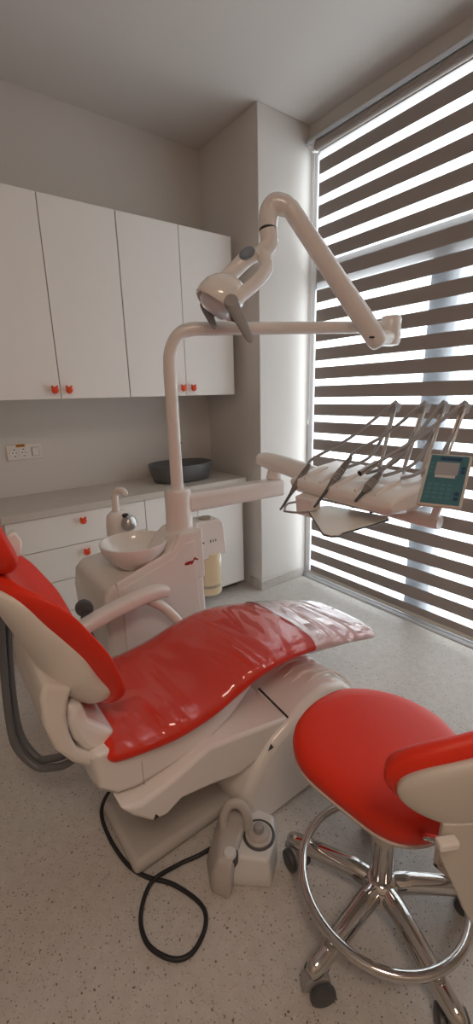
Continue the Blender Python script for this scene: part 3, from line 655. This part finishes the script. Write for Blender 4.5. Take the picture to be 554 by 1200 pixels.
bm = B(); tube(bm, [V((1.160, 1.39, 1.955)), V((1.122, 1.41, 1.940)), V((1.080, 1.432, 1.90)), V((1.045, 1.445, 1.865))], [.024, .030, .029, .03], n=18, k=6); yk = obj('yoke', bm, M['white'], lp, smooth=60)
bm = B(); tube(bm, [V((1.165, 1.375, 1.955)), V((1.160, 1.345, 1.90)), V((1.105, 1.335, 1.845)), V((1.015, 1.350, 1.775))], [.024, .0265, .025, .024], n=18, k=6); obj('side_link', bm, M['white'], lp, smooth=60)
bm = B(); icos(bm, (0, 0, 0), 1, 3)
cb = V((1.117, 1.405, 1.943)) - eF * .022; t1 = (eR * .82 + eU * .5).normalized(); t2 = t1.cross(eF)
for v in bm.verts: v.co = cb + t1 * (v.co.x * .032) + t2 * (v.co.y * .021) + eF * (v.co.z * .014)
obj('oval_button', bm, mat('blue_grey_button', (.20, .24, .29), .4), yk, smooth=80)
n = (-eR * .50 - eU * .85 + eF * .09).normalized(); e1 = (eR * .88 - eU * .46); e1 = (e1 - n * e1.dot(n)).normalized(); e2 = n.cross(e1)
HC = V((.990, 1.438, 1.768)); bk = -n
def hring(z, a, b, k=44, off=0., e=2.5): return [HC + bk * z + e1 * (off + a * math.copysign(abs(math.cos(t)) ** (2 / e), math.cos(t))) + e2 * (b * math.copysign(abs(math.sin(t)) ** (2 / e), math.sin(t))) for t in [2 * PI * j / k for j in range(k)]]
bm = B(); rings(bm, [hring(.012, .068, .076), hring(.0, .074, .084), hring(-.002, .079, .089), hring(.004, .083, .093), hring(.03, .083, .094, off=.002), hring(.06, .078, .088, off=.006), hring(.085, .066, .076, off=.012), hring(.104, .048, .058, off=.018), hring(.116, .024, .03, off=.022), hring(.119, .004, .005, off=.022)]); hs = obj('lamp_head', bm, M['white2'], lp, smooth=50)
bm = B(); rings(bm, [hring(.010, .066, .074), hring(-.008, .060, .068), hring(-.022, .044, .050), hring(-.027, .01, .012)]); obj('lens', bm, M['lens'], hs, smooth=70)
bm = B()
for i in range(7): obox(bm, HC + e1 * (.0755) + e2 * (-.035 + i * .0115) + n * .003, e1, e2, n, .008, .003, .003)
obj('grille', bm, M['dgrey'], hs)
def paddle(P0, P1, wd, piv=True):
    bm = B(); a = (P1 - P0).normalized(); side = a.cross(eF).normalized(); th = .010
    Rr = []
    for t, k in ((-.10, .55), (-.04, .9), (.05, 1.), (.3, .98), (.6, .82), (.85, .66), (.95, .5), (1.0, .2)):
        c = P0.lerp(P1, t); Rr.append([c + side * (wd * k * math.cos(x)) + eF * (th * (.5 + .5 * k) * math.sin(x)) for x in [2 * PI * j / 16 for j in range(16)]])
    rings(bm, Rr); h = obj('handle', bm, M['grey'], lp, smooth=60)
    if piv:
        bm = B(); lathe(bm, [(.010, -.014), (.022, -.013), (.026, -.006), (.026, .012), (.02, .014)], P0, 24, axis=eF); obj('handle_pivot', bm, M['grey'], h)
    return h
paddle(V((.987, 1.335, 1.765)), V((1.004, 1.245, 1.622)), .0225)
paddle(V((1.000, 1.53, 1.79)), V((1.006, 1.466, 1.694)), .018, False)

# ------------------------------------------------------------------ stool
HUB = V((.830, .488, 0))
st = thing('dental_stool', 'wheeled red stool with chrome star base and foot ring beside the dental chair', 'stool', HUB)
outl = [(.692, .700), (.735, .740), (.800, .758), (.880, .760), (.960, .745), (1.045, .692), (1.100, .625), (1.118, .550), (1.095, .468), (1.045, .400), (.975, .352), (.900, .325), (.825, .318), (.755, .338), (.705, .378), (.682, .430), (.674, .500), (.668, .575), (.670, .645)]
O2 = catmull2(outl, 3); CX, CY = .872, .535
def sring(k, z, dish=0., off=0.):
    R_ = []
    for x, y in O2:
        X, Y = CX + (x - CX) * k, CY + (y - CY) * k
        rx, ry = (X - CX) / .22, (Y - CY) / .22
        # saddle: front lobe (towards the treatment chair) a little higher in the middle, sides falling
        R_.append(V((X, Y, z + dish * (.022 * ry * ry - .016 * rx * rx - .012 + .006 * ry))))
    return R_
bm = B(); rings(bm, [sring(.80, .462), sring(.92, .464), sring(.97, .472), sring(.995, .488), sring(1.0, .505), sring(.985, .525, .6), sring(.95, .540, .9), sring(.88, .549, 1), sring(.75, .552, 1), sring(.55, .552, 1), sring(.3, .552, 1), sring(.08, .552, 1)]); obj('seat', bm, M['red2'], st, smooth=80)
bm = B(); rings(bm, [sring(.35, .425), sring(.62, .430), sring(.88, .444), sring(.965, .458), sring(.985, .468), sring(.96, .474)]); obj('seat_shell', bm, M['cream'], st, smooth=60)
hx, hy = HUB.x, HUB.y
bm = B(); lathe(bm, [(.033, .29), (.037, .295), (.046, .43)], (hx, hy, 0), 28); obj('column_cover', bm, M['shell'], st)
bm = B(); lathe(bm, [(.028, .12), (.028, .295)], (hx, hy, 0), 28); obj('column', bm, M['chrome'], st)
bm = B(); lathe(bm, [(.02, .075), (.045, .08), (.05, .10), (.046, .135), (.032, .15), (.025, .152)], (hx, hy, 0), 32); obj('hub', bm, M['chrome'], st, smooth=50)
WH = None; CA = None
for k in range(5):
    a = math.radians(37 + 72 * k); dv = V((math.cos(a), math.sin(a), 0))
    P = [HUB + dv * rr + V((0, 0, zz)) for rr, zz in ((.02, .115), (.07, .118), (.13, .110), (.20, .098), (.265, .088), (.288, .084))]
    bm = B(); tube(bm, P, [.029, .031, .029, .027, .025, .014], n=18, k=5, flat=.86, up=(0, 0, 1)); lg = obj('leg', bm, M['chrome'], st, smooth=60)
    cp = HUB + dv * .268; sw = a + math.radians(150)
    if CA is None:
        bm = B(); lathe(bm, [(.006, .064), (.010, .064), (.010, .05)], (0, 0, 0), 14)
        q = []; 
        for yy, sx_ in ((-.012, 1.), (.012, 1.)):
            pr_ = [(-.026, .025), (-.024, .045), (-.008, .056), (.012, .056), (.026, .048), (.030, .030), (.022, .024), (.0, .024)]
            q.append([V((x, yy, z)) for x, z in pr_])
        rings(bm, q); CA = obj('caster', bm, M['grey'], st, local=True, bevel=.003); place(CA, st, (0, 0, 0))
        bm = B()
        for yy in (-.020, .020): lathe(bm, [(.006, -.0065), (.018, -.0075), (.024, -.005), (.025, 0), (.024, .005), (.018, .0075), (.006, .0065)], (.010, yy, .025), 24, axis=(0, 1, 0))
        WH = obj('wheel', bm, M['dgrey'], CA, local=True); WH.location = (0, 0, 0)
        c_ = CA
    else: c_ = dup(CA, st)
    c_.location = cp - HUB; c_.rotation_euler = (0, 0, sw); c_.scale = (1.3, 1.3, 1.3)
bm = B(); tube(bm, [HUB + V((.2178 * math.cos(t), .2178 * math.sin(t), .152)) for t in [2 * PI * j / 72 for j in range(72)]], .0122, n=14, closed=True, up=(0, 0, 1)); obj('foot_ring', bm, M['chrome'], st, smooth=80)
for k in range(5):
    bm = B(); a = math.radians(37 + 72 * k); dv = V((math.cos(a), math.sin(a), 0)); rod(bm, HUB + dv * .2178 + V((0, 0, .10)), HUB + dv * .2178 + V((0, 0, .145)), .007, 10); obj('ring_mount', bm, M['chrome'], st)
# backrest: padded shell bent round the seat
def arcpad(r0, r1, zc, hh, a0, a1, m, name, ez=2.4, steps=48, sm=80, tilt=0.):
    bm = B(); R_ = []
    for i in range(steps + 1):
        t = i / steps; tt = .5 - .5 * math.cos(PI * t); a = a0 + (a1 - a0) * tt; uu = abs(2 * tt - 1)
        k = max(.03, (1 - uu ** ez) ** (1 / ez)); ke = max(.12, (1 - uu ** 8) ** .125)
        rm, rt = (r0 + r1) / 2, (r1 - r0) / 2 * ke; ring = []
        for j in range(24):
            b = 2 * PI * j / 24; zz = hh * k * math.copysign(abs(math.sin(b)) ** .8, math.sin(b)); rr = rm + rt * math.copysign(abs(math.cos(b)) ** .8, math.cos(b)) + tilt * zz
            ring.append(V((HUB.x + rr * math.cos(a), HUB.y + rr * math.sin(a), zc + zz)))
        R_.append(ring)
    rings(bm, R_); return obj(name, bm, m, st, smooth=sm)
AR = math.radians
arcpad(.232, .287, .765, .122, AR(208), AR(332), M['red2'], 'backrest', tilt=.1, ez=2.0)
arcpad(.268, .304, .760, .100, AR(213), AR(327), M['cream'], 'back_shell', tilt=.1, ez=2.0)
bm = B(); R_ = []
for a, zlo in ((229, .625), (233, .58), (238, .525), (243, .465), (249, .41), (256, .38), (264, .37), (272, .38), (282, .42), (290, .50)):
    c_ = V((math.cos(AR(a)), math.sin(AR(a)), 0)); R_.append([HUB + c_ * q_ + V((0, 0, z_)) for q_, z_ in ((.276, zlo), (.288, zlo), (.296, .70), (.284, .70))])
rings(bm, R_); obj('back_bracket', bm, M['cream'], st, bevel=.003)
bm = B(); box(bm, (.80, .205, .372), (.86, .345, .386)); box(bm, (.80, .33, .372), (.86, .345, .45)); obj('bracket_foot', bm, M['cream'], st, bevel=.003)
bm = B(); tube(bm, [(.745, .345, .50), (0.664, 0.303, 0.611), (0.634, 0.253, 0.671)], .007, n=12, k=5); obj('lock_rod', bm, M['chrome'], st)
bm = B(); obox(bm, V((0.634, 0.253, 0.671)), V((.87, -.48, 0)), V((.48, .87, 0)), V((0, 0, 1)), .019, .010, .009); obj('lock_knob', bm, M['white'], st, bevel=.004)

# ------------------------------------------------------------------ camera
yaw, pit, rol = .6365, .2668, .0256
f = V((math.sin(yaw) * math.cos(pit), math.cos(yaw) * math.cos(pit), -math.sin(pit)))
r = V((math.cos(yaw), -math.sin(yaw), 0)); up = r.cross(f); d = -up
r2 = r * math.cos(rol) + d * math.sin(rol); d2 = d * math.cos(rol) - r * math.sin(rol)
cam = bpy.data.cameras.new('camera'); co = bpy.data.objects.new('camera', cam); COL.objects.link(co)
mw = Matrix((r2, -d2, -f)).transposed().to_4x4(); mw.translation = V((0, 0, 1.45)); co.matrix_world = mw
cam.sensor_fit = 'HORIZONTAL'; cam.sensor_width = 36; cam.lens = 504.2 / 554 * 36; cam.clip_start = .02
SC.camera = co

# ------------------------------------------------------------------ light
w = bpy.data.worlds.new('sky'); SC.world = w; w.use_nodes = True
bg = w.node_tree.nodes['Background']; bg.inputs[0].default_value = (.89, .965, 1.0, 1); bg.inputs[1].default_value = 4.5
la = bpy.data.lights.new('window_portal', 'AREA'); la.shape = 'RECTANGLE'; la.size = 3.9; la.size_y = 2.9
lo = bpy.data.objects.new('window_portal', la); COL.objects.link(lo); lo.location = (2.52, 1.2, 1.49)
lo.rotation_euler = (0, math.radians(90), 0); la.size = 2.9; la.size_y = 2.2; la.cycles.is_portal = True
vs = SC.view_settings; vs.view_transform = 'Standard'; vs.look = 'None'; vs.exposure = .22; vs.gamma = 1; vs.use_curve_mapping = False
SC.cycles.max_bounces = 10; SC.cycles.diffuse_bounces = 5; SC.cycles.transparent_max_bounces = 16; SC.cycles.sample_clamp_indirect = 6
SC.cycles.caustics_reflective = False; SC.cycles.caustics_refractive = False
